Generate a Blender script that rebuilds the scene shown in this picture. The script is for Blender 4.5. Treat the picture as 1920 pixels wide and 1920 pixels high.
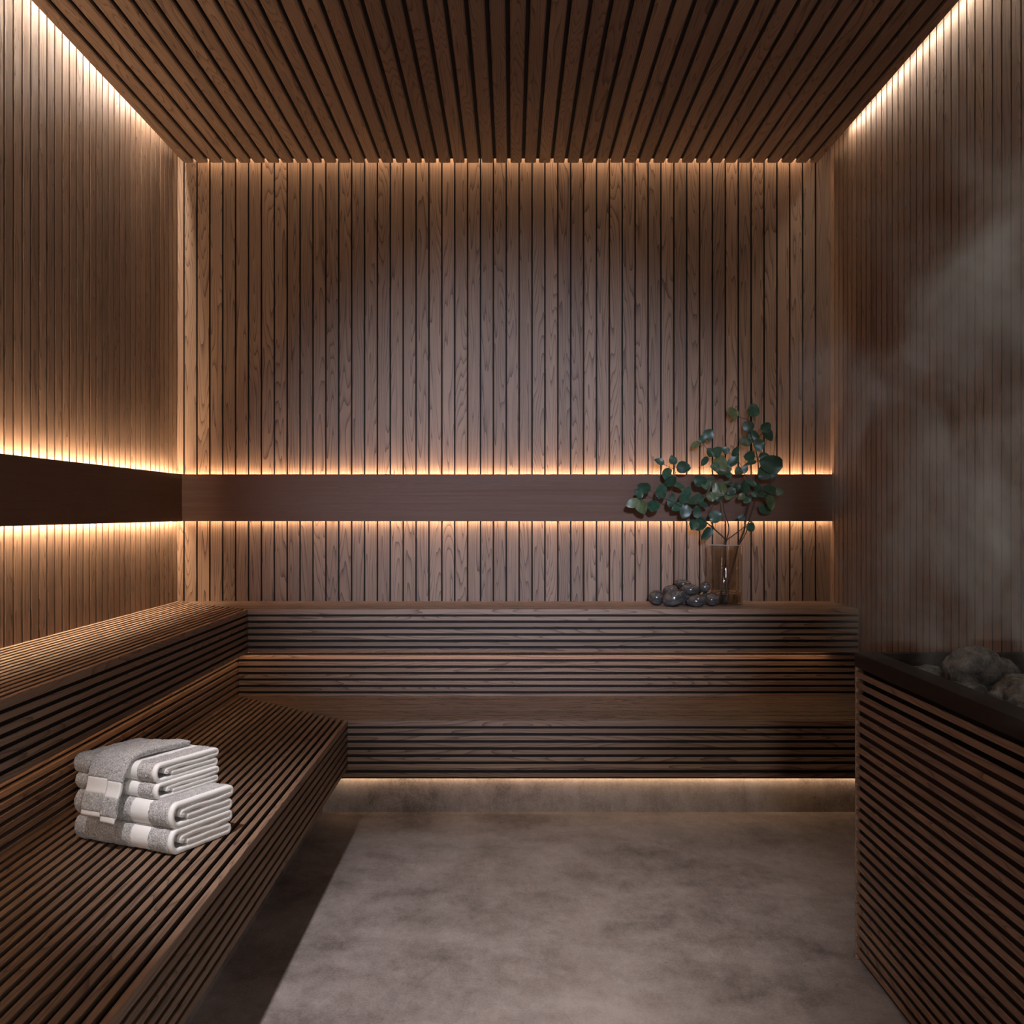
import bpy, bmesh, math, random
from mathutils import Vector, noise
from mathutils.bvhtree import BVHTree

# ------------------------------------------------------------------ scene, camera, light
for o in list(bpy.data.objects):
    bpy.data.objects.remove(o, do_unlink=True)
S = bpy.context.scene
COL = S.collection
F = 2060.0                      # focal length in pixels of a 1920 px frame
E = 1.39                        # eye height

cam_d = bpy.data.cameras.new('camera')
cam_d.sensor_fit = 'HORIZONTAL'
cam_d.sensor_width = 36.0
cam_d.lens = F / 1920.0 * 36.0
cam_d.clip_start = 0.05
cam = bpy.data.objects.new('camera', cam_d)
COL.objects.link(cam)
cam.location = (0, 0, E)
cam.rotation_euler = (math.radians(90), 0, 0)
S.camera = cam

W = bpy.data.worlds.new('world')
S.world = W
W.use_nodes = True
W.node_tree.nodes['Background'].inputs[0].default_value = (0.55, 0.6, 0.7, 1)
W.node_tree.nodes['Background'].inputs[1].default_value = 0.02

# added cool spot, unseen behind the camera, for the wash on the back wall
def spot(name, loc, aim, energy, col, half, soft):
    l = bpy.data.lights.new(name, 'SPOT')
    l.energy = energy
    l.color = col
    l.shadow_soft_size = soft
    l.spot_size = math.radians(2 * half)
    l.spot_blend = 1.0
    o = bpy.data.objects.new(name, l)
    COL.objects.link(o)
    o.location = loc
    o.rotation_euler = (Vector(aim) - Vector(loc)).to_track_quat('-Z', 'Y').to_euler()
    return o
spot('added_wash_spot_offscreen', (0.10, -2.2, 2.1), (0.0, 6.0, 1.42), 2100, (0.65, 0.75, 1.0), 11.6, 0.10)
# narrow ceiling downlight above the side bench
spot('ceiling_downlight_offscreen', (-1.11, 1.6, 3.27), (-0.12, 3.55, 0.0), 480, (1.0, 0.94, 0.95), 20.0, 0.045)

ar = bpy.data.lights.new('added_fill_offscreen', 'AREA')  # added tall lamp, unseen behind the camera, for fill and glass highlights
ar.shape = 'RECTANGLE'
ar.size = 0.45
ar.size_y = 2.0
ar.energy = 50
ar.color = (1.0, 0.92, 0.86)
aro = bpy.data.objects.new('added_fill_offscreen', ar)
COL.objects.link(aro)
aro.location = (0.72, -1.2, 1.3)
aro.rotation_euler = (math.radians(90), 0, math.radians(17))

vs = S.view_settings
vs.view_transform = 'Standard'
vs.look = 'None'
vs.exposure = -0.08
vs.gamma = 1.0
vs.use_curve_mapping = False

LED = dict(ceil_left=290.0, ceil_right=46.0, ceil_back=42.0, band=88.0, band_left=215.0, recess=6.5, kick=36.0)

# ------------------------------------------------------------------ dimensions (metres)
XL, XR = -1.844, 1.756          # side walls
YB = 6.0588                     # back wall
YF = -0.45                      # front wall (behind the camera)
ZC = 3.301                      # ceiling underside
UX, UY, UZ = -1.336, 5.565, 0.898     # upper bench front planes and top
RX, RY = -1.395, 5.6127               # recess under the upper bench
LX, LY, LZ = -0.741, 4.9556, 0.450    # lower bench front planes and top
KX, KY = -0.826, 5.040                # kick recess under the lower bench
PX, PY = -0.876, 5.090                # concrete plinth

def world(px, py, y):
    return Vector(((px - 960.0) * y / F, y, E - (py - 960.0) * y / F))

# ------------------------------------------------------------------ node helpers
def new_mat(name):
    m = bpy.data.materials.new(name)
    m.use_nodes = True
    nt = m.node_tree
    return m, nt, nt.nodes['Principled BSDF']

def N(nt, t, **kw):
    n = nt.nodes.new(t)
    for k, v in kw.items():
        setattr(n, k, v)
    return n

def math_node(nt, op, a, b=None, c=None):
    n = N(nt, 'ShaderNodeMath', operation=op)
    for i, v in enumerate((a, b, c)):
        if v is None:
            continue
        if isinstance(v, (int, float)):
            n.inputs[i].default_value = v
        else:
            nt.links.new(v, n.inputs[i])
    return n.outputs[0]

def ramp(nt, fac, stops):
    n = N(nt, 'ShaderNodeValToRGB')
    cr = n.color_ramp
    while len(cr.elements) < len(stops):
        cr.elements.new(0.5)
    for e, (p, c) in zip(cr.elements, stops):
        e.position = p
        e.color = (*c, 1)
    nt.links.new(fac, n.inputs[0])
    return n.outputs[0]

def noise_tex(nt, vec, scale, detail=3.0, rough=0.5, dist=0.0):
    n = N(nt, 'ShaderNodeTexNoise')
    n.inputs['Scale'].default_value = scale
    n.inputs['Detail'].default_value = detail
    n.inputs['Roughness'].default_value = rough
    n.inputs['Distortion'].default_value = dist
    nt.links.new(vec, n.inputs['Vector'])
    return n.outputs[0]

def mixrgb(nt, fac, a, b, blend='MIX'):
    n = N(nt, 'ShaderNodeMix', data_type='RGBA', blend_type=blend)
    for sock, v in ((n.inputs[0], fac), (n.inputs[6], a), (n.inputs[7], b)):
        if isinstance(v, (int, float)):
            sock.default_value = v
        elif isinstance(v, tuple):
            sock.default_value = (*v, 1)
        else:
            nt.links.new(v, sock)
    return n.outputs[2]

def bump(nt, bsdf, height, strength, dist):
    b = N(nt, 'ShaderNodeBump')
    b.inputs['Strength'].default_value = strength
    b.inputs['Distance'].default_value = dist
    nt.links.new(height, b.inputs['Height'])
    nt.links.new(b.outputs[0], bsdf.inputs['Normal'])

def wood(name, axis, light, dark, rough=0.55, lines=30.0, contrast=0.85, vary=0.35, across=9.0, along=0.55):
    """cathedral-grained wood; grain runs along the object's own axis"""
    m, nt, b = new_mat(name)
    tc = N(nt, 'ShaderNodeTexCoord')
    oi = N(nt, 'ShaderNodeObjectInfo')
    mp = N(nt, 'ShaderNodeMapping')
    sc = [across, across, across]
    sc['XYZ'.index(axis)] = along
    mp.inputs['Scale'].default_value = sc
    off = N(nt, 'ShaderNodeCombineXYZ')
    for i, k in enumerate((37.0, 71.0, 53.0)):
        nt.links.new(math_node(nt, 'MULTIPLY', oi.outputs['Random'], k), off.inputs[i])
    nt.links.new(off.outputs[0], mp.inputs['Location'])
    nt.links.new(tc.outputs['Object'], mp.inputs['Vector'])
    v = mp.outputs[0]
    n1 = noise_tex(nt, v, 1.0, 2.0, 0.45, 0.25)
    saw = math_node(nt, 'FRACT', math_node(nt, 'MULTIPLY', n1, lines))
    late = math_node(nt, 'POWER', saw, 3.5)                       # soft early wood, sharp late wood
    def fibre(sa, sl, det):
        fm = N(nt, 'ShaderNodeMapping')
        s2 = [sa, sa, sa]
        s2['XYZ'.index(axis)] = sl
        fm.inputs['Scale'].default_value = s2
        nt.links.new(off.outputs[0], fm.inputs['Location'])
        nt.links.new(tc.outputs['Object'], fm.inputs['Vector'])
        return noise_tex(nt, fm.outputs[0], 1.0, det, 0.6)
    f = fibre(420.0, 9.0, 2.0)
    dash = fibre(120.0, 7.0, 3.0)                                 # broken dark strokes
    dash = math_node(nt, 'MAXIMUM', math_node(nt, 'MULTIPLY', math_node(nt, 'SUBTRACT', dash, 0.55), 4.0), 0.0)
    big = noise_tex(nt, v, 0.35, 2.0, 0.5)
    fac = math_node(nt, 'ADD', math_node(nt, 'MULTIPLY', late, contrast),
                    math_node(nt, 'MULTIPLY', math_node(nt, 'SUBTRACT', f, 0.5), 0.45))
    fac = math_node(nt, 'ADD', fac, math_node(nt, 'MULTIPLY', dash, 0.34))
    fac = math_node(nt, 'ADD', fac, math_node(nt, 'MULTIPLY', math_node(nt, 'SUBTRACT', big, 0.45), 0.35))
    colr = ramp(nt, fac, [(0.0, light), (0.40, tuple((a * 0.68 + c * 0.32) for a, c in zip(light, dark))), (0.95, dark)])
    hsv = N(nt, 'ShaderNodeHueSaturation')
    val = math_node(nt, 'ADD', math_node(nt, 'MULTIPLY', oi.outputs['Random'], vary), 1.0 - vary * 0.5)
    nt.links.new(val, hsv.inputs['Value'])
    nt.links.new(colr, hsv.inputs['Color'])
    nt.links.new(hsv.outputs[0], b.inputs['Base Color'])
    b.inputs['Roughness'].default_value = rough
    b.inputs['Specular IOR Level'].default_value = 0.35
    bump(nt, b, math_node(nt, 'ADD', late, f), 0.25, 0.0015)
    return m

WL, WD = (0.255, 0.163, 0.110), (0.078, 0.043, 0.028)
WOOD = {a: wood('thermo_wood_' + a.lower(), a, WL, WD) for a in 'XYZ'}
BANDW = {a: wood('band_veneer_' + a.lower(), a, (0.120, 0.058, 0.035), (0.070, 0.033, 0.020), 0.62, 60.0, 0.5, 0.1, 22.0, 0.5) for a in 'XY'}

def plain(name, c, rough=0.6, spec=0.4):
    m, nt, b = new_mat(name)
    b.inputs['Base Color'].default_value = (*c, 1)
    b.inputs['Roughness'].default_value = rough
    b.inputs['Specular IOR Level'].default_value = spec
    return m

def backing_mat():
    m, nt, b = new_mat('dark_backing')
    tc = N(nt, 'ShaderNodeTexCoord')
    n = noise_tex(nt, tc.outputs['Object'], 30.0)
    nt.links.new(ramp(nt, n, [(0.3, (0.014, 0.009, 0.007)), (0.8, (0.026, 0.018, 0.014))]), b.inputs['Base Color'])
    b.inputs['Roughness'].default_value = 0.9
    return m
BACK = backing_mat()

def stove_mat():
    m, nt, b = new_mat('dark_stove_rim')
    tc = N(nt, 'ShaderNodeTexCoord')
    mp = N(nt, 'ShaderNodeMapping')
    mp.inputs['Scale'].default_value = (60, 3, 60)
    nt.links.new(tc.outputs['Object'], mp.inputs['Vector'])
    n = noise_tex(nt, mp.outputs[0], 1.0, 3.0)
    nt.links.new(ramp(nt, n, [(0.3, (0.013, 0.008, 0.006)), (0.8, (0.024, 0.014, 0.011))]), b.inputs['Base Color'])
    b.inputs['Roughness'].default_value = 0.7
    b.inputs['Specular IOR Level'].default_value = 0.15
    return m
RIM = stove_mat()

def concrete_mat():
    m, nt, b = new_mat('polished_concrete')
    tc = N(nt, 'ShaderNodeTexCoord')
    mp = N(nt, 'ShaderNodeMapping')
    mp.inputs['Scale'].default_value = (1.0, 1.0, 1.0)
    mp.inputs['Rotation'].default_value = (0, 0, 0.5)
    nt.links.new(tc.outputs['Object'], mp.inputs['Vector'])
    v = mp.outputs[0]
    a = noise_tex(nt, v, 1.3, 7.0, 0.60, 0.15)
    c = noise_tex(nt, v, 8.0, 8.0, 0.74, 0.35)
    d = noise_tex(nt, tc.outputs['Object'], 120.0, 4.0, 0.75)
    st_ = N(nt, 'ShaderNodeMapping')
    st_.inputs['Scale'].default_value = (30.0, 12.0, 9.0)
    st_.inputs['Rotation'].default_value = (0, 0, 0.9)
    nt.links.new(tc.outputs['Object'], st_.inputs['Vector'])
    e = noise_tex(nt, st_.outputs[0], 1.0, 8.0, 0.75, 0.3)          # trowel streaks
    s = math_node(nt, 'ADD', math_node(nt, 'MULTIPLY', a, 0.48), math_node(nt, 'MULTIPLY', c, 0.26))
    s = math_node(nt, 'ADD', s, math_node(nt, 'MULTIPLY', e, 0.13))
    s = math_node(nt, 'ADD', s, math_node(nt, 'MULTIPLY', d, 0.18))
    colr = ramp(nt, s, [(0.42, (0.105, 0.085, 0.078)), (0.485, (0.205, 0.173, 0.160)), (0.545, (0.285, 0.246, 0.232)), (0.62, (0.375, 0.335, 0.32))])
    vo = N(nt, 'ShaderNodeTexVoronoi')
    vo.inputs['Scale'].default_value = 7.0
    nt.links.new(tc.outputs['Object'], vo.inputs['Vector'])
    pit = math_node(nt, 'LESS_THAN', vo.outputs['Distance'], 0.025)
    colr = mixrgb(nt, math_node(nt, 'MULTIPLY', pit, 0.7), colr, (0.03, 0.025, 0.022))
    nt.links.new(colr, b.inputs['Base Color'])
    nt.links.new(ramp(nt, c, [(0.3, (0.55,) * 3), (0.7, (0.75,) * 3)]), b.inputs['Roughness'])
    b.inputs['Specular IOR Level'].default_value = 0.3
    bump(nt, b, math_node(nt, 'ADD', d, math_node(nt, 'MULTIPLY', c, 2.0)), 0.12, 0.004)
    return m
CONC = concrete_mat()

def emit(name, c, s):
    m = bpy.data.materials.new(name)
    m.use_nodes = True
    nt = m.node_tree
    nt.nodes.clear()
    e = N(nt, 'ShaderNodeEmission')
    e.inputs[0].default_value = (*c, 1)
    e.inputs[1].default_value = s
    o = N(nt, 'ShaderNodeOutputMaterial')
    nt.links.new(e.outputs[0], o.inputs[0])
    return m

# ------------------------------------------------------------------ object helpers
def link(name, me, mat=None, parent=None, loc=(0, 0, 0)):
    o = bpy.data.objects.new(name, me)
    COL.objects.link(o)
    o.location = loc
    if mat is not None and me is not None and not me.materials:
        me.materials.append(mat)
    if parent is not None:
        o.parent = parent
        o.location = Vector(loc) - parent.location
    return o

def tag(o, label, cat=None, group=None, kind=None):
    o['label'] = label
    if cat:
        o['category'] = cat
    if group:
        o['group'] = group
    if kind:
        o['kind'] = kind
    return o

def empty(name, loc=(0, 0, 0)):
    o = bpy.data.objects.new(name, None)
    COL.objects.link(o)
    o.location = loc
    o.empty_display_size = 0.1
    return o

def mesh(name, verts, faces, smooth=False):
    me = bpy.data.meshes.new(name)
    me.from_pydata([tuple(v) for v in verts], [], faces)
    me.update()
    if smooth:
        me.polygons.foreach_set('use_smooth', [True] * len(me.polygons))
    return me

BOXF = [(0, 3, 2, 1), (4, 5, 6, 7), (0, 1, 5, 4), (1, 2, 6, 5), (2, 3, 7, 6), (3, 0, 4, 7)]

def boxes(name, bs, origin=(0, 0, 0)):
    """one mesh of axis-aligned boxes (x0,x1,y0,y1,z0,z1) for one solid piece"""
    vs_, fs = [], []
    ox, oy, oz = origin
    for x0, x1, y0, y1, z0, z1 in bs:
        k = len(vs_)
        for z in (z0, z1):
            vs_ += [(x0 - ox, y0 - oy, z - oz), (x1 - ox, y0 - oy, z - oz), (x1 - ox, y1 - oy, z - oz), (x0 - ox, y1 - oy, z - oz)]
        fs += [tuple(i + k for i in f) for f in BOXF]
    return mesh(name, vs_, fs)

CACHE = {}
def bar(name, x0, x1, y0, y1, z0, z1, axis, mat, parent, ch=0.0015, miter=None, under=None):
    """a board with eased edges, grain along axis; miter = (plane sign, c): end cut at 45 degrees in plan;
    under = (thin axis, front sign, amount): edges slope back behind the face, so that the gaps open up behind it"""
    c = Vector(((x0 + x1) / 2, (y0 + y1) / 2, (z0 + z1) / 2))
    h = [(x1 - x0) / 2, (y1 - y0) / 2, (z1 - z0) / 2]
    ai = 'XYZ'.index(axis)
    p, q = [i for i in range(3) if i != ai]
    key = (round(h[0], 5), round(h[1], 5), round(h[2], 5), axis, ch, mat.name, under) if miter is None else None
    if key and key in CACHE:
        me = CACHE[key]
    else:
        hp, hq = h[p], h[q]
        prof = [(-hp + ch, -hq), (hp - ch, -hq), (hp, -hq + ch), (hp, hq - ch), (hp - ch, hq), (-hp + ch, hq), (-hp, hq - ch), (-hp, -hq + ch)]
        vs_ = []
        for e in (-1, 1):
            for a, b in prof:
                v = [0, 0, 0]
                v[p], v[q], v[ai] = a, b, e * h[ai]
                if under is not None and v[under[0]] * under[1] < 0:
                    ac = p if under[0] == q else q
                    v[ac] -= math.copysign(min(under[2], h[ac] * 0.6), v[ac])
                if miter is not None and e == miter[0]:
                    # the mitre line in plan: y = miter[1] - x
                    if axis == 'Y':
                        v[1] = (miter[1] - (c.x + v[0])) - c.y
                    elif axis == 'X':
                        v[0] = (miter[1] - (c.y + v[1])) - c.x
                vs_.append(v)
        n = len(prof)
        fs = [tuple(range(n - 1, -1, -1)), tuple(range(n, 2 * n))]
        fs += [(i, (i + 1) % n, n + (i + 1) % n, n + i) for i in range(n)]
        me = mesh(name, vs_, fs)
        bm = bmesh.new()
        bm.from_mesh(me)
        bmesh.ops.recalc_face_normals(bm, faces=bm.faces)
        bm.to_mesh(me)
        bm.free()
        if key:
            CACHE[key] = me
    return link(name, me, mat, parent, c)

def prism(name, poly, z0, z1, mat, parent=None):
    n = len(poly)
    vs_ = [(x, y, z0) for x, y in poly] + [(x, y, z1) for x, y in poly]
    fs = [tuple(range(n - 1, -1, -1)), tuple(range(n, 2 * n))]
    fs += [(i, (i + 1) % n, n + (i + 1) % n, n + i) for i in range(n)]
    return link(name, mesh(name, vs_, fs), mat, parent)

# ------------------------------------------------------------------ room shell
floor = link('floor', boxes('floor', [(XL - 0.1, XR + 0.1, YF - 0.1, YB + 0.1, -0.08, 0.0)]), CONC)
tag(floor, 'grey brown polished concrete floor with cloudy stains', kind='structure')

PT = 0.016      # plank thickness
wall_back = link('wall_back', boxes('wall_back', [(XL - 0.1, XR + 0.1, YB + PT, YB + 0.12, 0, 3.6)]), BACK)
tag(wall_back, 'back wall clad in vertical brown wooden planks', kind='structure')
g0, gp, gw = -1.8086, 0.07108, 0.0082
edges = [XL] + [g0 + gp * k for k in range(50)] + [XR]
for a, b in zip(edges[:-1], edges[1:]):
    lo = a + (gw / 2 if a != XL else -PT)
    hi = b - (gw / 2 if b != XR else -PT)
    if hi - lo > 0.006:
        bar('plank', lo, hi, YB, YB + PT, 0, 3.5, 'Z', WOOD['Z'], wall_back, under=(1, -1, 0.010))

def side_wall(name, x, sgn, anchor, pitch, label):
    w = link(name, boxes(name, [(min(x + sgn * PT, x + sgn * 0.12), max(x + sgn * PT, x + sgn * 0.12), YF, YB + 0.12, 0, 3.6)]), BACK)
    tag(w, label, kind='structure')
    k0 = int((YF - anchor) / pitch) - 1
    ys = [anchor + pitch * k for k in range(k0, 60) if YF < anchor + pitch * k < YB - 0.01]
    ed = [YF] + ys + [YB]
    for a, b in zip(ed[:-1], ed[1:]):
        lo, hi = a + 0.0060, b - (0.0060 if b != YB else 0)
        if hi - lo > 0.006:
            bar('plank', min(x, x + sgn * PT), max(x, x + sgn * PT), lo, hi, 0, 3.5, 'Z', WOOD['Z'], w, ch=0.001, under=(0, -sgn, 0.010))
    return w
wall_left = side_wall('wall_left', XL, -1, 5.9015, 0.0735, 'left wall clad in vertical brown wooden planks above the side bench')
wall_right = side_wall('wall_right', XR, 1, 4.847, 0.0754, 'right wall clad in vertical brown wooden planks behind the stove')

DX0, DX1, DZ = -0.70, 1.00, 2.90  # opening added so the lamps behind the front wall reach the room
wall_front = link('wall_front', boxes('wall_front', [(XL - 0.12, DX0, YF - 0.12, YF, 0, 3.6), (DX1, XR + 0.12, YF - 0.12, YF, 0, 3.6), (DX0, DX1, YF - 0.12, YF, DZ, 3.6)]), plain('front_wall_wood', (0.07, 0.045, 0.032), 0.7))
tag(wall_front, 'front wall with an added opening for the unseen lamps', kind='structure')

CXL, CXR, CYB = XL + 0.0452, 1.674, 6.0136
ceiling = link('ceiling', boxes('ceiling', [(CXL + 0.004, CXR - 0.004, YF, CYB - 0.004, ZC + 0.022, ZC + 0.034)]), BACK)
tag(ceiling, 'suspended ceiling of long brown wooden planks with dark gaps', kind='structure')
upper_slab = link('ceiling_slab', boxes('ceiling_slab', [(XL - 0.12, XR + 0.12, YF - 0.12, YB + 0.12, 3.5, 3.6)]), BACK)
tag(upper_slab, 'dark slab above the suspended plank ceiling', kind='structure')
cg = [CXL - 0.0085] + [(366 - 960) * CYB / F + 26.74 * CYB / F * k for k in range(44)] + [CXR + 0.0085]
for a, b in zip(cg[:-1], cg[1:]):
    bar('plank', a + 0.0085, b - 0.0085, YF, CYB, ZC, ZC + 0.022, 'Y', WOOD['Y'], ceiling, ch=0.005)

# light strips hidden above the ceiling edge
LLEFT = emit('led_neutral_white', (1.0, 0.83, 0.66), LED['ceil_left'])
LRIGHT = emit('led_neutral_white_right', (1.0, 0.83, 0.66), LED['ceil_right'])
LBACK = emit('led_warm_white', (1.0, 0.68, 0.42), LED['ceil_back'])
LBAND = emit('led_band_warm', (1.0, 0.66, 0.39), LED['band'])
LBANDB = emit('led_band_lower', (1.0, 0.66, 0.39), LED['band'] * 0.62)
LBANDL = emit('led_band_warm_side', (1.0, 0.70, 0.44), LED['band_left'])
LREC = emit('led_recess_warm', (1.0, 0.55, 0.27), LED['recess'])
LKICK = emit('led_kick_warm', (1.0, 0.66, 0.38), LED['kick'])
def strip(x0, x1, y0, y1, z0, z1, mat, parent):
    return link('led_strip', boxes('led_strip', [(x0, x1, y0, y1, z0, z1)]), mat, parent)
strip(XL + 0.022, XL + 0.044, 0.0, 5.72, 3.470, 3.475, LLEFT, ceiling)
strip(XR - 0.045, XR - 0.025, 0.0, 5.72, 3.390, 3.395, LRIGHT, ceiling)
strip(CXL + 0.05, CXR - 0.05, CYB + 0.001, CYB + 0.023, 3.385, 3.390, LBACK, ceiling)

# dark wooden light band on the left and the back wall
BT, BB = 1.597, 1.339
BP = 0.034                       # how far the band stands proud of the planks
tb = link('trim_1', boxes('trim_1', [(XL + BP - 0.006, XR, YB - BP, YB - BP + 0.006, BB, BT)]), BANDW['X'])
tag(tb, 'dark brown wooden band across the back wall lit from behind', kind='structure')
tl = link('trim_2', boxes('trim_2', [(XL + BP - 0.006, XL + BP, YF, YB - BP, BB, BT)]), BANDW['Y'])
tag(tl, 'dark brown wooden band along the left wall lit from behind', kind='structure')
for z0, z1 in ((BT - 0.016, BT - 0.012), (BB + 0.012, BB + 0.016)):
    strip(XL + 0.03, XR - 0.005, YB - BP + 0.007, YB - BP + 0.016, z0, z1, LBAND if z0 > 1.5 else LBANDB, tb)
    strip(XL + BP - 0.016, XL + BP - 0.007, 0.0, YB - 0.03, z0, z1, LBANDL, tl)

# ------------------------------------------------------------------ benches
def Lpoly(xf, yf):
    return [(XL, YF), (xf, YF), (xf, yf), (XR, yf), (XR, YB), (XL, YB)]

def Lring(xo, yo, xi, yi):
    """L-shaped strip between an outer front (xo,yo) and an inner line (xi,yi) nearer the walls"""
    return [(xi, YF), (xo, YF), (xo, yo), (XR, yo), (XR, yi), (xi, yi)]

MIT = YB + XL                      # mitre line y = MIT - x
ST, GAP, PITCH = 0.0205, 0.0132, 0.0323

def seat(parent, xf, yf, z, x_in, y_in):
    """top slats: side arm runs along Y, back arm along X, mitred in the corner"""
    w = xf - x_in
    n = int(round((w + GAP) / PITCH))
    p = (w + GAP) / n
    for k in range(n):
        a = xf - p * k - (p - GAP)
        b = xf - p * k
        if k == 0:
            z0 = z - 0.0272
        else:
            z0 = z - 0.018
        bar('seat_slat', a, b, YF, MIT - (a + b) / 2, z0, z, 'Y', WOOD['Y'], parent, ch=(0.0005 if k else 0.0015), miter=(1, MIT), under=((2, 1, 0.0055) if k else None))
        ya, yb = yf + p * k, yf + p * k + (p - GAP)
        xs = MIT - (ya + yb) / 2
        bar('seat_slat', xs, XR, ya, yb, z0, z, 'X', WOOD['X'], parent, ch=(0.0005 if k else 0.0015), miter=(-1, MIT), under=((2, 1, 0.0055) if k else None))

def face(parent, xf, yf, ztop, n, th=0.018, name='face_slat', h=ST, pitch=PITCH):
    cut_ = name == 'face_slat'
    for k in range(n):
        z1 = ztop - pitch * k
        bar(name, xf - th, xf, YF, yf, z1 - h, z1, 'Y', WOOD['Y'], parent, under=((0, 1, 0.0055) if cut_ else None))
        bar(name, xf, XR, yf, yf + th, z1 - h, z1, 'X', WOOD['X'], parent, under=((1, -1, 0.0055) if cut_ else None))

ub = empty('upper_bench', (XL, YB, LZ))
tag(ub, 'upper tier of the L-shaped slatted wooden bench against the walls', 'bench')
prism('core', Lpoly(UX - 0.019, UY + 0.019), 0.681, UZ - 0.019, BACK, ub)
prism('recess_core', Lpoly(RX - 0.0175, RY + 0.0175), LZ - 0.0185, 0.682, BACK, ub)
seat(ub, UX, UY, UZ, XL, YB)
face(ub, UX, UY, UZ - 0.0272 - 0.0105, 6)
face(ub, RX, RY, 0.6903, 8, pitch=0.0326, name='recess_slat')
strip(UX - 0.032, UX - 0.021, 0.0, UY + 0.03, 0.676, 0.680, LREC, ub)
strip(UX - 0.02, XR - 0.15, UY + 0.021, UY + 0.032, 0.676, 0.680, LREC, ub)

lb = empty('lower_bench', (LX, LY, 0))
tag(lb, 'lower tier of the L-shaped slatted wooden bench floating above the floor', 'bench')
prism('core', Lring(LX - 0.019, LY + 0.019, RX - 0.05, RY + 0.05), 0.236, LZ - 0.019, BACK, lb)
prism('kick_core', Lring(KX - 0.019, KY + 0.019, KX - 0.029, KY + 0.029), 0.163, 0.236, BACK, lb)
seat(lb, LX, LY, LZ, RX, RY)
face(lb, LX, LY, LZ - 0.0272 - 0.0100, 6, pitch=0.0320)
face(lb, KX, KY, 0.2252, 2, pitch=0.0320, name='kick_slat', h=0.0195)
prism('plinth', Lring(PX, PY, RX, RY), 0.0, 0.205, CONC, lb)
strip(-0.84, XR - 0.01, KY + 0.030, KY + 0.032, 0.176, 0.196, LKICK, lb)

# ------------------------------------------------------------------ stove
SX, SY0, SY1, SZ = 1.068, 1.45, 3.421, 0.954
stove = empty('sauna_stove', (SX + 0.3, 2.4, 0))
tag(stove, 'large slatted wooden stove box with dark rim filled with rocks', 'stove')
prism('body', [(SX + 0.0125, SY0 + 0.015), (XR - 0.002, SY0 + 0.015), (XR - 0.002, SY1 - 0.0075), (SX + 0.0125, SY1 - 0.0075)], 0.0, SZ - 0.13, BACK, stove)
bar('back_panel', SX, XR, SY1 - 0.008, SY1, 0.0, SZ - 0.044, 'X', WOOD['X'], stove)
bar('front_panel', SX, XR, SY0, SY0 + 0.016, 0.0, SZ - 0.044, 'X', WOOD['X'], stove)
k = 0
z1 = SZ - 0.044 - 0.013
while z1 > 0.01:
    bar('stove_slat', SX + 0.001, SX + 0.013, SY0 + 0.016, SY1 - 0.008, max(0.0, z1 - 0.0195), z1, 'Y', WOOD['Y'], stove, under=(0, -1, 0.0055))
    z1 -= 0.0330
RW = 0.067
rim_me = boxes('rim', [(SX - 0.001, SX + RW, SY0 - 0.001, SY1, SZ - 0.044, SZ), (XR - 0.04, XR - 0.001, SY0 - 0.001, SY1, SZ - 0.044, SZ),
                       (SX + RW, XR - 0.04, SY1 - 0.038, SY1, SZ - 0.044, SZ), (SX + RW, XR - 0.04, SY0 - 0.001, SY0 + RW, SZ - 0.044, SZ)])
link('rim', rim_me, RIM, stove)
link('inner_lining', boxes('inner_lining', [(SX + RW - 0.006, SX + RW, SY0 + 0.05, SY1 - 0.03, SZ - 0.14, SZ - 0.044), (SX + 0.02, XR - 0.005, SY1 - 0.044, SY1 - 0.038, SZ - 0.14, SZ - 0.044)]), RIM, stove)

# ------------------------------------------------------------------ stones
def rock_mat():
    m, nt, b = new_mat('rough_lava_rock')
    tc = N(nt, 'ShaderNodeTexCoord')
    oi = N(nt, 'ShaderNodeObjectInfo')
    a = noise_tex(nt, tc.outputs['Object'], 30.0, 6.0, 0.7)
    nt.links.new(ramp(nt, a, [(0.35, (0.05, 0.048, 0.046)), (0.52, (0.18, 0.173, 0.166)), (0.72, (0.36, 0.345, 0.33))]), b.inputs['Base Color'])
    b.inputs['Roughness'].default_value = 0.95
    d = noise_tex(nt, tc.outputs['Object'], 130.0, 4.0, 0.75)
    bump(nt, b, math_node(nt, 'ADD', a, d), 0.9, 0.012)
    return m
ROCK = rock_mat()

def pebble_mat():
    m, nt, b = new_mat('polished_dark_pebble')
    tc = N(nt, 'ShaderNodeTexCoord')
    mp = N(nt, 'ShaderNodeMapping')
    mp.inputs['Scale'].default_value = (6, 14, 26)
    mp.inputs['Rotation'].default_value = (0.3, 0.5, 0.2)
    nt.links.new(tc.outputs['Object'], mp.inputs['Vector'])
    a = noise_tex(nt, mp.outputs[0], 2.2, 5.0, 0.6, 0.8)
    nt.links.new(ramp(nt, a, [(0.30, (0.030, 0.028, 0.028)), (0.54, (0.075, 0.068, 0.065)), (0.62, (0.17, 0.140, 0.118)), (0.68, (0.065, 0.059, 0.057))]), b.inputs['Base Color'])
    b.inputs['Roughness'].default_value = 0.16
    b.inputs['Specular IOR Level'].default_value = 0.6
    return m
PEB = pebble_mat()

def rest_on(o, z):
    """set a stone down so that its lowest point sits just into a flat top at height z"""
    M_ = o.rotation_euler.to_matrix()
    o.location.z = z - 0.0015 - min((M_ @ v.co).z for v in o.data.vertices)

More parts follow.
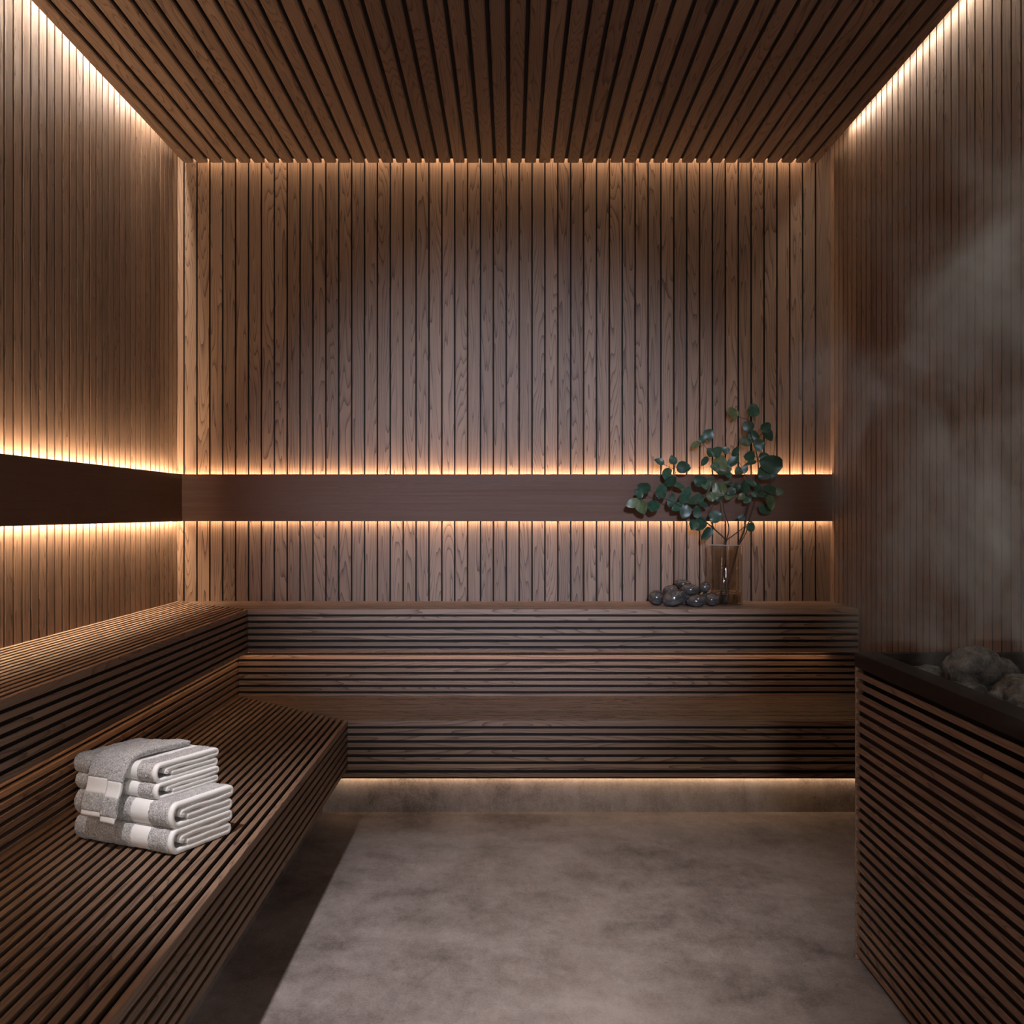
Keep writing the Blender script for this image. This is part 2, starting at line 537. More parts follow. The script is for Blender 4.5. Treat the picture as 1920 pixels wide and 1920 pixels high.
def drop_on(o, others):
    """lower a stone until it touches the stones below it"""
    def bv(q, dz=0.0):
        M_ = q.rotation_euler.to_matrix()
        return BVHTree.FromPolygons([M_ @ v.co + q.location + Vector((0, 0, dz)) for v in q.data.vertices], [p.vertices[:] for p in q.data.polygons])
    oth = [bv(q) for q in others]
    dz = 0.06
    while dz > -0.10 and not any(bv(o, dz).overlap(t_) for t_ in oth):
        dz -= 0.0015
    o.location.z += dz

def stone(name, c, r, rot, seed, rough, mat, sub=3, freq=2.0):
    bm = bmesh.new()
    bmesh.ops.create_icosphere(bm, subdivisions=sub, radius=1.0)
    rnd = Vector((seed * 3.17, seed * 1.7, seed * 5.3))
    for v in bm.verts:
        d = v.co.normalized()
        k = 1 + rough * noise.fractal(d * freq + rnd, 0.85, 2.1, 6) + 0.06 * noise.noise(d * 1.1 + rnd * 2)
        v.co = Vector((d.x * r[0], d.y * r[1], d.z * r[2])) * k
    me = bpy.data.meshes.new(name)
    bm.to_mesh(me)
    bm.free()
    me.polygons.foreach_set('use_smooth', [True] * len(me.polygons))
    o = link(name, me, mat, None, c)
    o.rotation_euler = rot
    return o

# stove rocks: (x, y, z centre, radii, label)
TRAY = SZ - 0.098
ROCKS = [
    (1.315, 3.12, SZ - 0.020, (0.085, 0.080, 0.076), 'big domed grey lava rock standing highest out of the stove'),
    (1.300, 2.74, SZ - 0.035, (0.115, 0.100, 0.064), 'wide grey lava rock in the stove in front of the domed rock'),
    (1.215, 3.23, SZ - 0.050, (0.060, 0.070, 0.042), 'low dark lava rock in the back corner of the stove beside the wooden rim'),
    (1.425, 3.26, SZ - 0.048, (0.085, 0.075, 0.050), 'flat lava rock at the back edge of the stove behind the domed rock'),
    (1.205, 2.93, SZ - 0.075, (0.055, 0.070, 0.040), 'small lava rock wedged between the two biggest rocks and the stove rim'),
    (1.480, 2.98, SZ - 0.030, (0.095, 0.090, 0.055), 'grey lava rock in the stove between the domed rock and the wall'),
    (1.590, 3.19, SZ - 0.045, (0.082, 0.085, 0.050), 'lava rock in the stove corner against the plank wall'),
    (1.225, 2.52, SZ - 0.055, (0.085, 0.090, 0.050), 'dark lava rock against the rim nearer the front of the stove'),
    (1.480, 2.62, SZ - 0.030, (0.110, 0.100, 0.060), 'grey lava rock beside the wide rock in the stove'),
    (1.615, 2.83, SZ - 0.040, (0.080, 0.100, 0.060), 'lava rock against the wall side of the stove'),
    (1.330, 2.30, SZ - 0.040, (0.120, 0.100, 0.060), 'lava rock in the middle of the stove near its front half'),
    (1.575, 2.35, SZ - 0.040, (0.100, 0.120, 0.060), 'lava rock on the wall side of the stove front half'),
    (1.262, 2.02, SZ - 0.045, (0.100, 0.120, 0.060), 'lava rock against the rim in the front half of the stove'),
    (1.560, 2.03, SZ - 0.040, (0.110, 0.130, 0.065), 'round lava rock by the wall in the front half of the stove'),
    (1.280, 1.72, SZ - 0.045, (0.105, 0.110, 0.060), 'lava rock beside the front rim of the stove'),
    (1.560, 1.72, SZ - 0.045, (0.105, 0.120, 0.060), 'lava rock in the front corner of the stove by the wall'),
]
link('stone_tray', boxes('stone_tray', [(SX + 0.05, XR - 0.01, SY0 + 0.04, SY1 - 0.03, SZ - 0.135, TRAY)]), BACK, stove)
for i, (x, y, z, r, lab) in enumerate(ROCKS):
    o = stone('lava_rock', (x, y, z), r, (0, 0, i * 1.3), i + 2, 0.13, ROCK, sub=5, freq=2.6)
    rest_on(o, TRAY)
    tag(o, lab, 'rock', 'rocks in the stove')

# pebbles on the upper bench: px centre, px radii, depth y, tilt, label
PEBS = [
    (1230.5, 1116, 14.5, 15.0, 5.780, -0.15, 'upright dark pebble at the outer end of the pile, away from the vase'),
    (1264.0, 1121, 23.0, 16.5, 5.700, 0.30, 'largest dark polished pebble at the front of the pile'),
    (1306.0, 1128, 19.5, 12.0, 5.680, 0.03, 'flat oval pebble at the front of the pile with pale veins'),
    (1335.0, 1122, 14.5, 13.0, 5.730, -0.10, 'round dark pebble in the pile touching the glass vase'),
    (1285.0, 1120, 18.0, 12.5, 5.790, 0.0, 'dark pebble wedged beneath the upper pebbles inside the pile'),
    (1319.0, 1118, 9.5, 12.0, 5.880, 0.0, 'smallest pebble half hidden behind the round one by the vase'),
    (1257.0, 1103, 14.5, 9.0, 5.765, 0.12, 'brownish pebble resting behind and above the largest pebble'),
    (1294.0, 1108, 18.5, 10.0, 5.750, -0.08, 'oval pebble in the upper middle of the pile over the flat oval one'),
    (1321.5, 1106, 10.0, 10.5, 5.755, 0.0, 'small rounded pebble in the pile next to the oval upper one'),
    (1280.0, 1097, 16.0, 7.5, 5.820, -0.12, 'topmost thin flat pebble at the back of the pile'),
]
pile = []
for i, (px, py, rx, rzp, y, t, lab) in enumerate(PEBS):
    c = world(px, py, y)
    s = y / F
    o = stone('pebble', c, (rx * s, min(rx, 16) * s * 0.95, rzp * s), (0, -t, 0), i + 40, 0.035, PEB, sub=4, freq=0.9)
    if i < 6:
        rest_on(o, UZ)
    else:
        drop_on(o, pile)
    pile.append(o)
    tag(o, lab, 'pebble', 'polished pebbles beside the vase')

# ------------------------------------------------------------------ vase
VY = 5.83
vb = world(1359, 1134, VY)
vb.z = UZ
VR, VH = 33.2 * VY / F, 0.316
def lathe(name, prof, seg=64):
    vs_, fs = [], []
    n = len(prof)
    for i in range(seg):
        a = 2 * math.pi * i / seg
        for r, z in prof:
            vs_.append((r * math.cos(a), r * math.sin(a), z))
    for i in range(seg):
        j = (i + 1) % seg
        for k in range(n - 1):
            fs.append((i * n + k, j * n + k, j * n + k + 1, i * n + k + 1))
    me = mesh(name, vs_, fs, True)
    bm = bmesh.new()
    bm.from_mesh(me)
    bmesh.ops.remove_doubles(bm, verts=bm.verts, dist=1e-5)
    bmesh.ops.recalc_face_normals(bm, faces=bm.faces)
    bm.to_mesh(me)
    bm.free()
    return me

def glass_mat(name, ior, tint):
    m, nt, b = new_mat(name)
    b.inputs['Base Color'].default_value = (*tint, 1)
    b.inputs['Roughness'].default_value = 0.0
    b.inputs['IOR'].default_value = ior
    b.inputs['Transmission Weight'].default_value = 1.0
    return m
def thin_glass(name):
    """thin-walled glass: see-through with Fresnel reflections"""
    m = bpy.data.materials.new(name)
    m.use_nodes = True
    nt = m.node_tree
    nt.nodes.clear()
    fr = N(nt, 'ShaderNodeFresnel')
    fr.inputs['IOR'].default_value = 1.45
    tr = N(nt, 'ShaderNodeBsdfTransparent')
    tr.inputs[0].default_value = (0.985, 0.98, 0.97, 1)
    go = N(nt, 'ShaderNodeBsdfGlossy')
    go.inputs['Roughness'].default_value = 0.025
    mx = N(nt, 'ShaderNodeMixShader')
    out = N(nt, 'ShaderNodeOutputMaterial')
    nt.links.new(math_node(nt, 'MINIMUM', math_node(nt, 'MULTIPLY', fr.outputs[0], 2.4), 0.34), mx.inputs[0])
    nt.links.new(tr.outputs[0], mx.inputs[1])
    nt.links.new(go.outputs[0], mx.inputs[2])
    nt.links.new(mx.outputs[0], out.inputs[0])
    return m
vase = empty('glass_vase', vb)
tag(vase, 'tall clear glass cylinder vase with water, on the upper bench', 'vase')
t = 0.0035
prof = [(0.0, 0.0), (VR - 0.002, 0.0), (VR, 0.002), (VR, VH - 0.001), (VR - 0.001, VH), (VR - t + 0.001, VH), (VR - t, VH - 0.001), (VR - t, 0.013), (VR - t - 0.003, 0.010), (0.0, 0.010)]
gl = link('glass', lathe('glass', prof), thin_glass('clear_glass'), vase, vb)
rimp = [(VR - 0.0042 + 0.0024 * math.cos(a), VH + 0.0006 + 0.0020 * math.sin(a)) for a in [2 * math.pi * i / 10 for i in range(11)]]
link('rim', lathe('rim', rimp), plain('painted_rim_glint', (0.34, 0.30, 0.26), 0.25), vase, vb)  # pale ring: the bright edge of the lit glass painted as colour
wp = [(0.0, 0.0108), (VR - t - 0.004, 0.0108), (VR - t - 0.0006, 0.014), (VR - t - 0.0006, 0.079), (0.0, 0.077)]
link('water', lathe('water', wp), glass_mat('water', 1.33, (0.95, 0.93, 0.90)), vase, vb)

# ------------------------------------------------------------------ leafy branches
def leaf_mat():
    m, nt, b = new_mat('eucalyptus_leaf')
    tc = N(nt, 'ShaderNodeTexCoord')
    oi = N(nt, 'ShaderNodeObjectInfo')
    n = noise_tex(nt, tc.outputs['Object'], 45.0, 3.0)
    top = ramp(nt, n, [(0.3, (0.016, 0.045, 0.026)), (0.75, (0.040, 0.088, 0.050))])
    alt = ramp(nt, n, [(0.3, (0.06, 0.075, 0.028)), (0.75, (0.13, 0.125, 0.045))])
    pick = math_node(nt, 'GREATER_THAN', oi.outputs['Random'], 0.86)
    c = mixrgb(nt, math_node(nt, 'MULTIPLY', pick, 0.6), top, alt)
    geo = N(nt, 'ShaderNodeNewGeometry')
    c = mixrgb(nt, math_node(nt, 'MULTIPLY', geo.outputs['Backfacing'], 0.5), c, (0.085, 0.115, 0.075))
    hsv = N(nt, 'ShaderNodeHueSaturation')
    nt.links.new(math_node(nt, 'ADD', math_node(nt, 'MULTIPLY', oi.outputs['Random'], 0.7), 0.75), hsv.inputs['Value'])
    nt.links.new(c, hsv.inputs['Color'])
    nt.links.new(hsv.outputs[0], b.inputs['Base Color'])
    b.inputs['Roughness'].default_value = 0.38
    bump(nt, b, n, 0.2, 0.002)
    return m
LEAF = leaf_mat()
STEM = plain('dark_branch_bark', (0.035, 0.022, 0.015), 0.6)

def tube(pts, rads, seg=7):
    vs_, fs = [], []
    for i, p in enumerate(pts):
        d = (pts[min(i + 1, len(pts) - 1)] - pts[max(i - 1, 0)]).normalized()
        u = d.cross(Vector((0.31, 0.9, 0.2))).normalized()
        w = d.cross(u)
        for k in range(seg):
            a = 2 * math.pi * k / seg
            vs_.append(p + (u * math.cos(a) + w * math.sin(a)) * rads[i])
    for i in range(len(pts) - 1):
        for k in range(seg):
            fs.append((i * seg + k, i * seg + (k + 1) % seg, (i + 1) * seg + (k + 1) % seg, (i + 1) * seg + k))
    fs.append(tuple(range(seg - 1, -1, -1)))
    fs.append(tuple(range((len(pts) - 1) * seg, len(pts) * seg)))
    return vs_, fs

def smooth_line(pts, n=6):
    out = []
    P = [pts[0]] + list(pts) + [pts[-1]]
    for i in range(1, len(P) - 2):
        for k in range(n):
            t_ = k / n
            a, b, c, d = P[i - 1], P[i], P[i + 1], P[i + 2]
            out.append(0.5 * ((2 * b) + (c - a) * t_ + (2 * a - 5 * b + 4 * c - d) * t_ ** 2 + (3 * b - a - 3 * c + d) * t_ ** 3))
    out.append(pts[-1])
    return out

def cp(cx, cy, y):
    return world(1160 + cx * 0.17708, 740 + cy * 0.17708, y)

# twig skeletons traced at crop scale: (x, y, depth), radius start, radius end
SKEL_A = [
    ([(1085, 2196, 5.80), (1105, 1900, 5.815), (1130, 1600, 5.83), (1140, 1540, 5.83)], 0.0055, 0.0045),
    ([(1140, 1540, 5.83), (1020, 1430, 5.80), (900, 1330, 5.77), (760, 1250, 5.74), (600, 1150, 5.72), (450, 1090, 5.71), (280, 1100, 5.70), (190, 1140, 5.70)], 0.0036, 0.0012),
    ([(600, 1150, 5.72), (560, 1020, 5.73), (600, 900, 5.76), (590, 800, 5.79), (480, 740, 5.80)], 0.0020, 0.0010),
    ([(590, 800, 5.79), (600, 740, 5.80), (580, 700, 5.80)], 0.0013, 0.0009),
    ([(450, 1090, 5.71), (330, 1010, 5.72)], 0.0014, 0.0009),
    ([(1140, 1540, 5.83), (1165, 1450, 5.82), (1160, 1370, 5.81), (1120, 1250, 5.80), (1100, 1100, 5.80), (1060, 950, 5.80), (1050, 800, 5.81), (1040, 680, 5.82), (940, 580, 5.83), (880, 500, 5.84)], 0.0034, 0.0011),
    ([(1020, 1430, 5.80), (960, 1290, 5.77), (1000, 1140, 5.75), (930, 980, 5.74)], 0.0020, 0.0010),
    ([(1140, 1540, 5.83), (1240, 1470, 5.80), (1330, 1400, 5.77), (1390, 1340, 5.75)], 0.0030, 0.0012),
]
SKEL_B = [
    ([(1130, 2192, 5.845), (1190, 1900, 5.845), (1268, 1600, 5.840), (1330, 1430, 5.855), (1345, 1300, 5.88), (1400, 1100, 5.86), (1450, 980, 5.85), (1480, 850, 5.85), (1470, 680, 5.85), (1440, 540, 5.86), (1400, 420, 5.86), (1375, 280, 5.86), (1310, 250, 5.86), (1260, 225, 5.85)], 0.0060, 0.0011),
    ([(1375, 280, 5.86), (1370, 240, 5.86), (1420, 200, 5.85)], 0.0013, 0.0009),
    ([(1440, 540, 5.86), (1500, 430, 5.84), (1560, 370, 5.83)], 0.0016, 0.0010),
    ([(1480, 850, 5.85), (1560, 760, 5.81), (1640, 720, 5.79)], 0.0020, 0.0011),
    ([(1400, 1100, 5.86), (1520, 1080, 5.80), (1640, 1030, 5.77)], 0.0020, 0.0011),
    ([(1400, 1100, 5.86), (1300, 1020, 5.80), (1220, 1000, 5.77)], 0.0018, 0.0010),
    ([(1450, 980, 5.85), (1340, 850, 5.83), (1290, 740, 5.83), (1220, 650, 5.84), (1160, 610, 5.84)], 0.0020, 0.0010),
    ([(1268, 1600, 5.840), (1345, 1470, 5.87), (1385, 1330, 5.91), (1440, 1150, 5.90), (1500, 980, 5.88)], 0.0032, 0.0014),
]
# leaves: (x, y, long, wide) at crop scale
LV_A = [(150, 1150, 140, 90), (245, 1190, 150, 110), (370, 1180, 120, 130), (270, 985, 140, 100), (215, 1050, 95, 70), (455, 1020, 160, 110),
        (430, 710, 105, 65), (575, 690, 95, 75), (690, 770, 140, 110), (510, 835, 125, 90), (545, 920, 150, 90), (640, 960, 125, 60), (560, 1115, 150, 70),
        (710, 1060, 190, 95), (820, 1110, 170, 90), (885, 1160, 130, 50), (620, 1190, 130, 75), (705, 1240, 140, 105), (830, 1240, 120, 80),
        (860, 910, 125, 115), (930, 950, 105, 90), (970, 900, 90, 50), (1065, 1000, 150, 135), (980, 1080, 95, 85), (1050, 1095, 80, 65),
        (1030, 1290, 130, 115), (860, 1370, 150, 135), (790, 1380, 110, 95), (930, 1475, 150, 90), (1400, 1405, 95, 85), (1300, 1300, 70, 65),
        (815, 525, 85, 65), (885, 470, 75, 65), (955, 420, 115, 105), (970, 610, 95, 75), (1045, 605, 110, 105), (910, 705, 105, 60),
        (1085, 730, 170, 115), (1110, 790, 155, 135), (1020, 770, 95, 95), (1165, 845, 75, 65), (1160, 940, 110, 40), (1170, 1075, 95, 60)]
LV_B = [(1130, 585, 85, 65), (1240, 600, 110, 65), (1210, 190, 120, 105), (1425, 165, 130, 115), (1375, 340, 115, 105), (1555, 345, 105, 100), (1585, 425, 135, 95),
        (1425, 445, 125, 115), (1335, 500, 115, 105), (1490, 530, 115, 115), (1385, 655, 120, 100), (1540, 650, 100, 70), (1200, 715, 165, 80),
        (1275, 815, 95, 90), (1335, 785, 95, 60), (1610, 730, 230, 170), (1560, 815, 185, 150), (1640, 855, 110, 55), (1330, 980, 125, 120), (1250, 975, 90, 65),
        (1190, 1025, 95, 80), (1600, 1010, 190, 90), (1690, 1030, 100, 85), (1600, 1140, 145, 100), (1555, 1215, 140, 95), (1400, 930, 120, 50),
        (1360, 1115, 90, 60), (1540, 1060, 125, 60), (1470, 980, 95, 65), (1400, 720, 110, 45), (1300, 1080, 80, 60), (1450, 1060, 90, 55)]

def leaf_mesh(L, Wd, curl, fold, rnd):
    vs_, fs = [], []
    n = 8
    cols = (-1.0, -0.5, 0.0, 0.5, 1.0)
    for i in range(n + 1):
        s = i / n
        hw = 0.5 * Wd * (math.sin(math.pi * min(1, s ** 0.75)) ** 0.6) if 0 < i < n else 0.0005
        for c_ in cols:
            x = c_ * hw
            z = curl * L * (s * s) + fold * abs(x) + 0.05 * Wd * math.sin(7 * s + rnd * 6) * c_
            notch = -0.06 * L * (1 - abs(c_)) * (1 if i == n else 0)
            vs_.append((x, s * L + notch, z))
    m_ = len(cols)
    for i in range(n):
        for k in range(m_ - 1):
            fs.append((i * m_ + k, i * m_ + k + 1, (i + 1) * m_ + k + 1, (i + 1) * m_ + k))
    return mesh('leaf', vs_, fs, True)

from mathutils import Matrix
random.seed(11)
def branch(name, label, skel, leaves, y0):
    root = empty(name, (vb.x, vb.y, UZ + 0.012))
    tag(root, label, 'branch')
    nodes = []
    V, Fc = [], []
    def put(pts, rads):
        a, b = tube(pts, rads)
        k_ = len(V)
        V.extend([p - root.location for p in a])
        Fc.extend([tuple(i + k_ for i in f) for f in b])
    for pts, r0, r1 in skel:
        line = smooth_line([cp(*p) for p in pts])
        put(line, [r0 + (r1 - r0) * i / (len(line) - 1) for i in range(len(line))])
        nodes += [p for p in line if p.z > UZ + VH + 0.02]
    for (lx, ly, ll, lw) in leaves:
        c = cp(lx, ly, y0)
        # nearest twig point seen in plan of the wall (x, z)
        q = min(nodes, key=lambda p: (p.x - c.x) ** 2 + (p.z - c.z) ** 2)
        sc_ = 0.17708 * q.y / F
        L, Wd = ll * sc_ * 1.15, lw * sc_ * 1.2
        dep = q.y + random.uniform(-0.03, 0.015)
        c = cp(lx, ly, dep)
        d2 = Vector((c.x - q.x, 0, c.z - q.z))
        if d2.length < 0.3 * L:
            a = random.uniform(0, 2 * math.pi)
            d2 = d2 + Vector((math.cos(a), 0, math.sin(a))) * 0.25 * L
        d2.normalize()
        ydir = (d2 + Vector((0, random.uniform(-0.45, 0.25), 0))).normalized()
        base = c - ydir * (L * 0.5)
        zax = Vector((random.uniform(-0.6, 0.6), -1.0, random.uniform(-0.3, 0.7)))
        zax = (zax - ydir * zax.dot(ydir)).normalized()
        xax = ydir.cross(zax)
        me = leaf_mesh(L, Wd, random.uniform(-0.12, 0.12), random.uniform(-0.1, 0.35), random.random())
        o = link('leaf', me, LEAF, root)
        M = Matrix((xax, ydir, zax)).transposed().to_4x4()
        M.translation = base - root.location
        o.matrix_local = M
        mid = (q + base) / 2 + Vector((0, 0, -0.004))
        put([q, mid, base + ydir * L * 0.06], [0.0011, 0.0009, 0.0007])
    link('stem', mesh('stem', V, Fc, True), STEM, root, root.location)
branch('leafy_branch', 'spreading green leafy branch in the vase reaching out over the pebbles', SKEL_A, LV_A, 5.79)
branch('leafy_branch', 'taller upright green leafy branch in the vase rising beside the side wall', SKEL_B, LV_B, 5.85)

# ------------------------------------------------------------------ towels
def terry_mat():
    m, nt, b = new_mat('grey_terry_cloth')
    tc = N(nt, 'ShaderNodeTexCoord')
    n = noise_tex(nt, tc.outputs['Object'], 330.0, 2.0, 0.6)
    g = noise_tex(nt, tc.outputs['Object'], 170.0, 2.0, 0.6)
    s = math_node(nt, 'ADD', math_node(nt, 'MULTIPLY', n, 0.6), math_node(nt, 'MULTIPLY', g, 0.4))
    nt.links.new(ramp(nt, s, [(0.36, (0.22, 0.213, 0.212)), (0.5, (0.46, 0.45, 0.448)), (0.64, (0.72, 0.71, 0.71))]), b.inputs['Base Color'])
    b.inputs['Roughness'].default_value = 1.0
    b.inputs['Specular IOR Level'].default_value = 0.1
    b.inputs['Sheen Weight'].default_value = 0.3
    bump(nt, b, s, 0.9, 0.004)
    return m
def satin_mat():
    m, nt, b = new_mat('white_woven_border')
    tc = N(nt, 'ShaderNodeTexCoord')
    n = noise_tex(nt, tc.outputs['Object'], 700.0, 2.0)
    nt.links.new(ramp(nt, n, [(0.3, (0.84, 0.83, 0.82)), (0.7, (0.93, 0.92, 0.91))]), b.inputs['Base Color'])
    b.inputs['Roughness'].default_value = 0.75
    bump(nt, b, n, 0.2, 0.001)
    return m
TERRY, SATIN = terry_mat(), satin_mat()

UV_U = Vector((-0.33, 0.165, 0)).normalized()     # along the folded edge
UV_V = Vector((0.112, 0.233, 0)).normalized()     # towards the back

def arc(cx, cz, r, a0, a1, n, sx=1.0):
    return [(cx + sx * r * math.cos(math.radians(a0 + (a1 - a0) * i / n)), cz + r * math.sin(math.radians(a0 + (a1 - a0) * i / n))) for i in range(n + 1)]

def fold_path(wv, h):
    """spiral of four layers: closed fold at v = 0"""
    t_ = h / 4.0
    z = [t_ * (0.55 + k * 1.02) for k in range(4)]
    R = (z[3] - z[0]) / 2
    r1 = (z[3] - z[2]) / 2
    P = []
    P += [(0.056, z[2] - t_ * 0.75), (0.042, z[2] - t_ * 0.45), (0.046, z[2] - 0.1 * t_), (0.07, z[2])]
    P += [(0.07 + (wv - r1 * 2 - 0.07) * i / 8, z[2] + 0.10 * t_ * math.sin(i)) for i in range(1, 9)]
    P += arc(wv - r1 - t_ * 0.5, (z[2] + z[3]) / 2, r1, -90, 90, 6)
    P += [(wv - r1 - t_ + (R * 0.75 - wv + r1 + t_) * i / 10, z[3]) for i in range(1, 10)]
    P += arc(R * 0.75 + t_ * 0.5, (z[0] + z[3]) / 2, R, 90, 270, 14, 0.75)
    P += [(R * 0.75 + t_ * 0.5 + (wv - r1 - t_ * 1.4 - R * 0.75) * i / 10, z[0]) for i in range(1, 10)]
    P += arc(wv - r1 - t_ * 0.8, (z[0] + z[1]) / 2, r1, -90, 90, 6)
    P += [(wv - r1 - t_ * 0.8 + (0.065 - wv + r1 + t_ * 0.8) * i / 8, z[1] - 0.06 * t_ * math.sin(i * 1.3)) for i in range(1, 9)]
    return P, t_

def resample(P, step):
    Q = [Vector((p[0], p[1])) for p in P]
    L = [0.0]
    for a, b in zip(Q[:-1], Q[1:]):
        L.append(L[-1] + (b - a).length)
    n = max(2, int(L[-1] / step))
    out, j = [], 0
    for i in range(n + 1):
        s = L[-1] * i / n
        while j < len(L) - 2 and L[j + 1] < s:
            j += 1
        f = (s - L[j]) / max(1e-9, L[j + 1] - L[j])
        out.append(Q[j].lerp(Q[j + 1], f))
    return out

def ribbon(name, path, th, u0, u1, origin, parent, mat, step=0.0035, amp=0.0024, end0=True, end1=True, seed=0.0, wob=0.0):
    """thick cloth: 2D path (v, z) swept along u"""
    P = resample(path, step)
    nP = len(P)
    nrm = []
    for i in range(nP):
        d = (P[min(nP - 1, i + 1)] - P[max(0, i - 1)])
        d = d.normalized() if d.length > 1e-9 else Vector((1, 0))
        nrm.append(Vector((-d.y, d.x)))
    nU = max(1, int((u1 - u0) / step))
    us = [u0 + (u1 - u0) * i / nU for i in range(nU + 1)]
    vs_, fs = [], []
    ring = 2 * nP
    for u in us:
        k_ = th / 2
        e = min((u - u0) if end0 else 1, (u1 - u) if end1 else 1)
        if e < th * 0.4:
            k_ *= 0.45 + 0.55 * math.sqrt(max(0.0, 1 - (1 - e / (th * 0.4)) ** 2))
        for side in (1, -1):
            for i in range(nP):
                j = i if side == 1 else nP - 1 - i
                kk = k_ * (0.6 if j in (0, nP - 1) else 1.0)
                p = P[j] + nrm[j] * side * kk
                q = Vector((u, p.x, p.y))
                dn = amp * noise.noise(q * 220 + Vector((seed, side * 3.1, 0))) + 0.8 * amp * noise.noise(q * 45 + Vector((seed, 0, 5)))
                p = p + nrm[j] * side * dn
                zz = p.y + wob * noise.noise(Vector((u * 9, p.x * 9, seed)))
                w = UV_U * u + UV_V * p.x + Vector((0, 0, max(zz, 0.0005 if wob == 0 else -9)))
                vs_.append(w)
    for a in range(nU):
        for i in range(ring):
            j = (i + 1) % ring
            fs.append((a * ring + i, a * ring + j, (a + 1) * ring + j, (a + 1) * ring + i))
    for a, on in ((0, end0), (nU, end1)):
        for i in range(nP - 1):
            f = (a * ring + i, a * ring + ring - 1 - i, a * ring + ring - 2 - i, a * ring + i + 1)
            fs.append(f if a == 0 else f[::-1])
    me = mesh(name, vs_, fs, True)
    bm = bmesh.new()
    bm.from_mesh(me)
    bmesh.ops.recalc_face_normals(bm, faces=bm.faces)
    bm.to_mesh(me)
    bm.free()
    me.polygons.foreach_set('use_smooth', [True] * len(me.polygons))
    return link(name, me, mat, parent, origin)

def folded_towel(label, origin, lu, wv, h, b0, b1, seed):
    o = empty('folded_towel', origin)
    tag(o, label, 'towel', 'stack of folded towels')
    path, th = fold_path(wv, h)
    ribbon('hem', path, th * 0.97, 0.0, 0.014, origin, o, SATIN, amp=0.0008, seed=seed, end1=False)
    ribbon('terry_body', path, th, 0.012, lu * b0, origin, o, TERRY, seed=seed)
    ribbon('woven_border', path, th * 0.86, lu * b0 - 0.004, lu * b1 + 0.004, origin, o, SATIN, amp=0.0004, seed=seed, end0=False, end1=False)
    ribbon('terry_body', path, th, lu * b1, lu, origin, o, TERRY, seed=seed)
    return o

N0 = Vector((-0.927, 2.984, LZ))
folded_towel('large grey bath towel at the bottom of the towel stack', N0, 0.369, 0.2585, 0.071, 0.24, 0.40, 1.0)
folded_towel('large grey bath towel, second from the bottom of the stack', N0 + Vector((0.0, 0.004, 0.0695)), 0.372, 0.262, 0.071, 0.24, 0.40, 2.0)
N1 = Vector((-0.982, 3.033, LZ + 0.139))
folded_towel('smaller grey hand towel resting on the two bath towels', N1, 0.315, 0.262, 0.047, 0.23, 0.36, 3.0)
folded_towel('smaller grey hand towel directly beneath the draped washcloth', N1 + Vector((-0.004, 0.004, 0.0455)), 0.318, 0.265, 0.054, 0.23, 0.42, 4.0)

# washcloth draped over the stack, hanging down the front
ZT = 0.0455 + 0.0545
c0 = N1.copy()
cloth = empty('draped_washcloth', c0)
tag(cloth, 'narrow grey washcloth draped over the top of the towel stack, hanging down in front', 'towel', 'stack of folded towels')
def drape(off, zdrop, extra):
    P = [(0.240, ZT - 0.002 + off), (0.20, ZT + 0.003 + off), (0.12, ZT + 0.006 + off), (0.05, ZT + 0.006 + off)]
    P += [(0.012, ZT - 0.002 + off), (-0.008 - off * 0.6, ZT - 0.018), (-0.017 - off, ZT - 0.045), (-0.024 - off, ZT - 0.075), (-0.036 - off - extra, ZT - 0.105), (-0.046 - off - extra, zdrop)]
    return [Vector((a, b)) for a, b in P]
def smooth2(P):
    return [(v.x, v.y) for v in smooth_line(P, 5)]
def cut(path, s0, s1):
    R_ = resample(path, 0.002)
    n = len(R_)
    return [(p.x, p.y) for p in R_[int(s0 * (n - 1)):int(s1 * (n - 1)) + 1]]
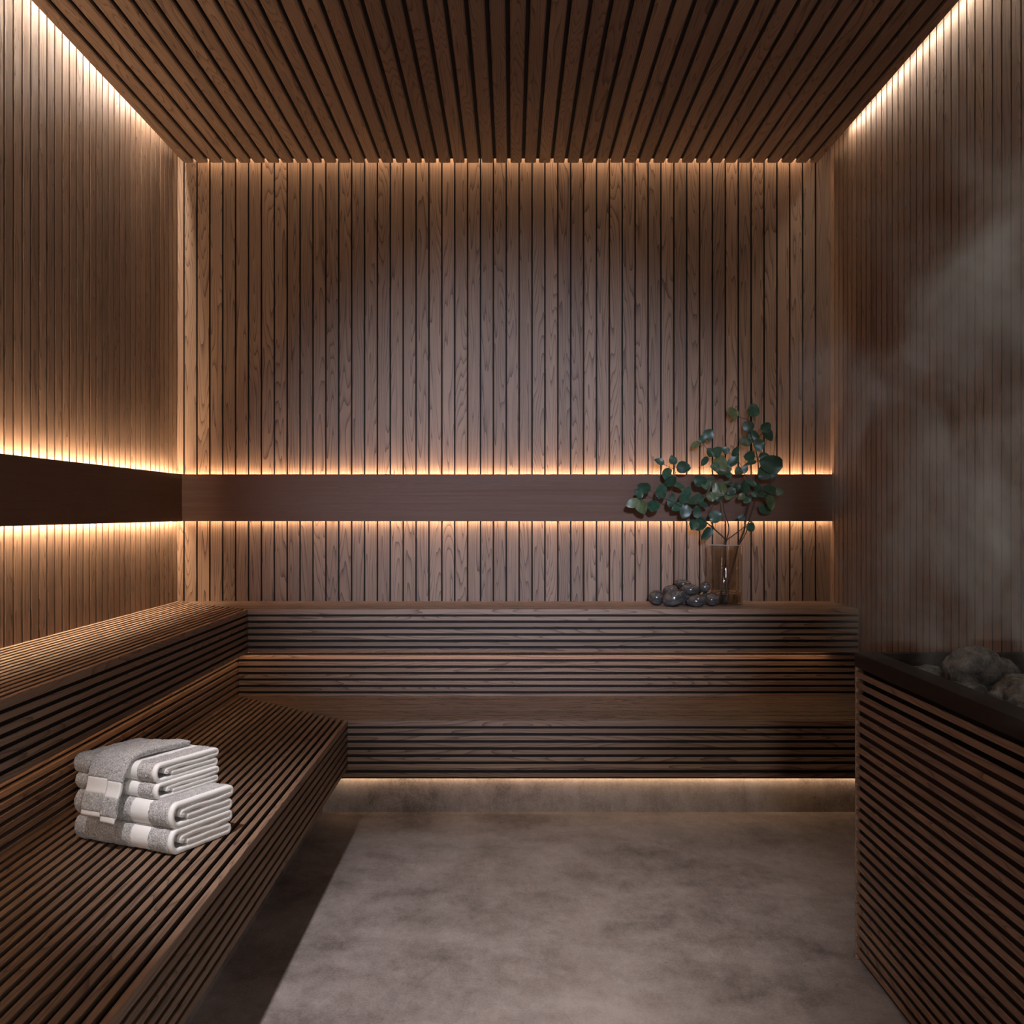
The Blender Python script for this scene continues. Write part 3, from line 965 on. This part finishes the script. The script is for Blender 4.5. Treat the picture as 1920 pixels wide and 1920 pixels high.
for (ua, ub_, off, zd, ex, th, sd) in ((0.100, 0.236, 0.004, ZT - 0.150, 0.0, 0.013, 7.0), (0.094, 0.150, 0.013, ZT - 0.158, 0.003, 0.011, 9.0)):
    P = smooth2(drape(off, zd, ex))
    ribbon('terry_body', cut(P, 0.0, 0.735), th, ua, ub_, c0, cloth, TERRY, seed=sd, wob=0.003)
    ribbon('woven_border', cut(P, 0.73, 0.845), th * 0.8, ua + 0.002, ub_ - 0.002, c0, cloth, SATIN, amp=0.0005, seed=sd, wob=0.003)
    ribbon('terry_body', cut(P, 0.84, 0.965), th, ua, ub_, c0, cloth, TERRY, seed=sd, wob=0.003)
    ribbon('hem', cut(P, 0.96, 1.0), th * 0.6, ua + 0.001, ub_ - 0.001, c0, cloth, SATIN, amp=0.0004, seed=sd, wob=0.003)

# ------------------------------------------------------------------ steam rising from the stove
def steam_mat():
    m = bpy.data.materials.new('rising_steam')
    m.use_nodes = True
    nt = m.node_tree
    nt.nodes.clear()
    tc = N(nt, 'ShaderNodeTexCoord')
    mp = N(nt, 'ShaderNodeMapping')
    mp.inputs['Scale'].default_value = (1.7, 1.7, 1.15)
    mp.inputs['Location'].default_value = (0.3, 0.0, 2.0)
    nt.links.new(tc.outputs['Object'], mp.inputs['Vector'])
    n = noise_tex(nt, mp.outputs[0], 1.9, 6.0, 0.60, 0.7)
    d = math_node(nt, 'MAXIMUM', math_node(nt, 'SUBTRACT', n, 0.52), 0.0)
    sx = N(nt, 'ShaderNodeSeparateXYZ')
    nt.links.new(tc.outputs['Generated'], sx.inputs[0])
    def fade(o, a, b):
        mr = N(nt, 'ShaderNodeMapRange', interpolation_type='SMOOTHSTEP')
        mr.inputs[1].default_value, mr.inputs[2].default_value = a, b
        nt.links.new(o, mr.inputs[0])
        return mr.outputs[0]
    for o_, a, b in ((sx.outputs[0], 0.0, 0.75), (sx.outputs[2], 1.0, 0.55), (sx.outputs[1], 1.0, 0.75), (sx.outputs[1], 0.0, 0.25)):
        d = math_node(nt, 'MULTIPLY', d, fade(o_, a, b))
    d = math_node(nt, 'MULTIPLY', d, 18.0)
    v = N(nt, 'ShaderNodeVolumeScatter')
    v.inputs['Color'].default_value = (0.98, 0.97, 0.96, 1)
    v.inputs['Anisotropy'].default_value = -0.35
    nt.links.new(d, v.inputs['Density'])
    out = N(nt, 'ShaderNodeOutputMaterial')
    nt.links.new(v.outputs[0], out.inputs['Volume'])
    return m
st = link('steam', boxes('steam', [(0.92, XR - 0.004, 1.7, 4.4, SZ + 0.002, 2.75)], (1.3, 3.0, SZ)), steam_mat(), None, (1.3, 3.0, SZ))
tag(st, 'pale steam drifting up from the hot rocks of the stove', 'steam', kind='stuff')
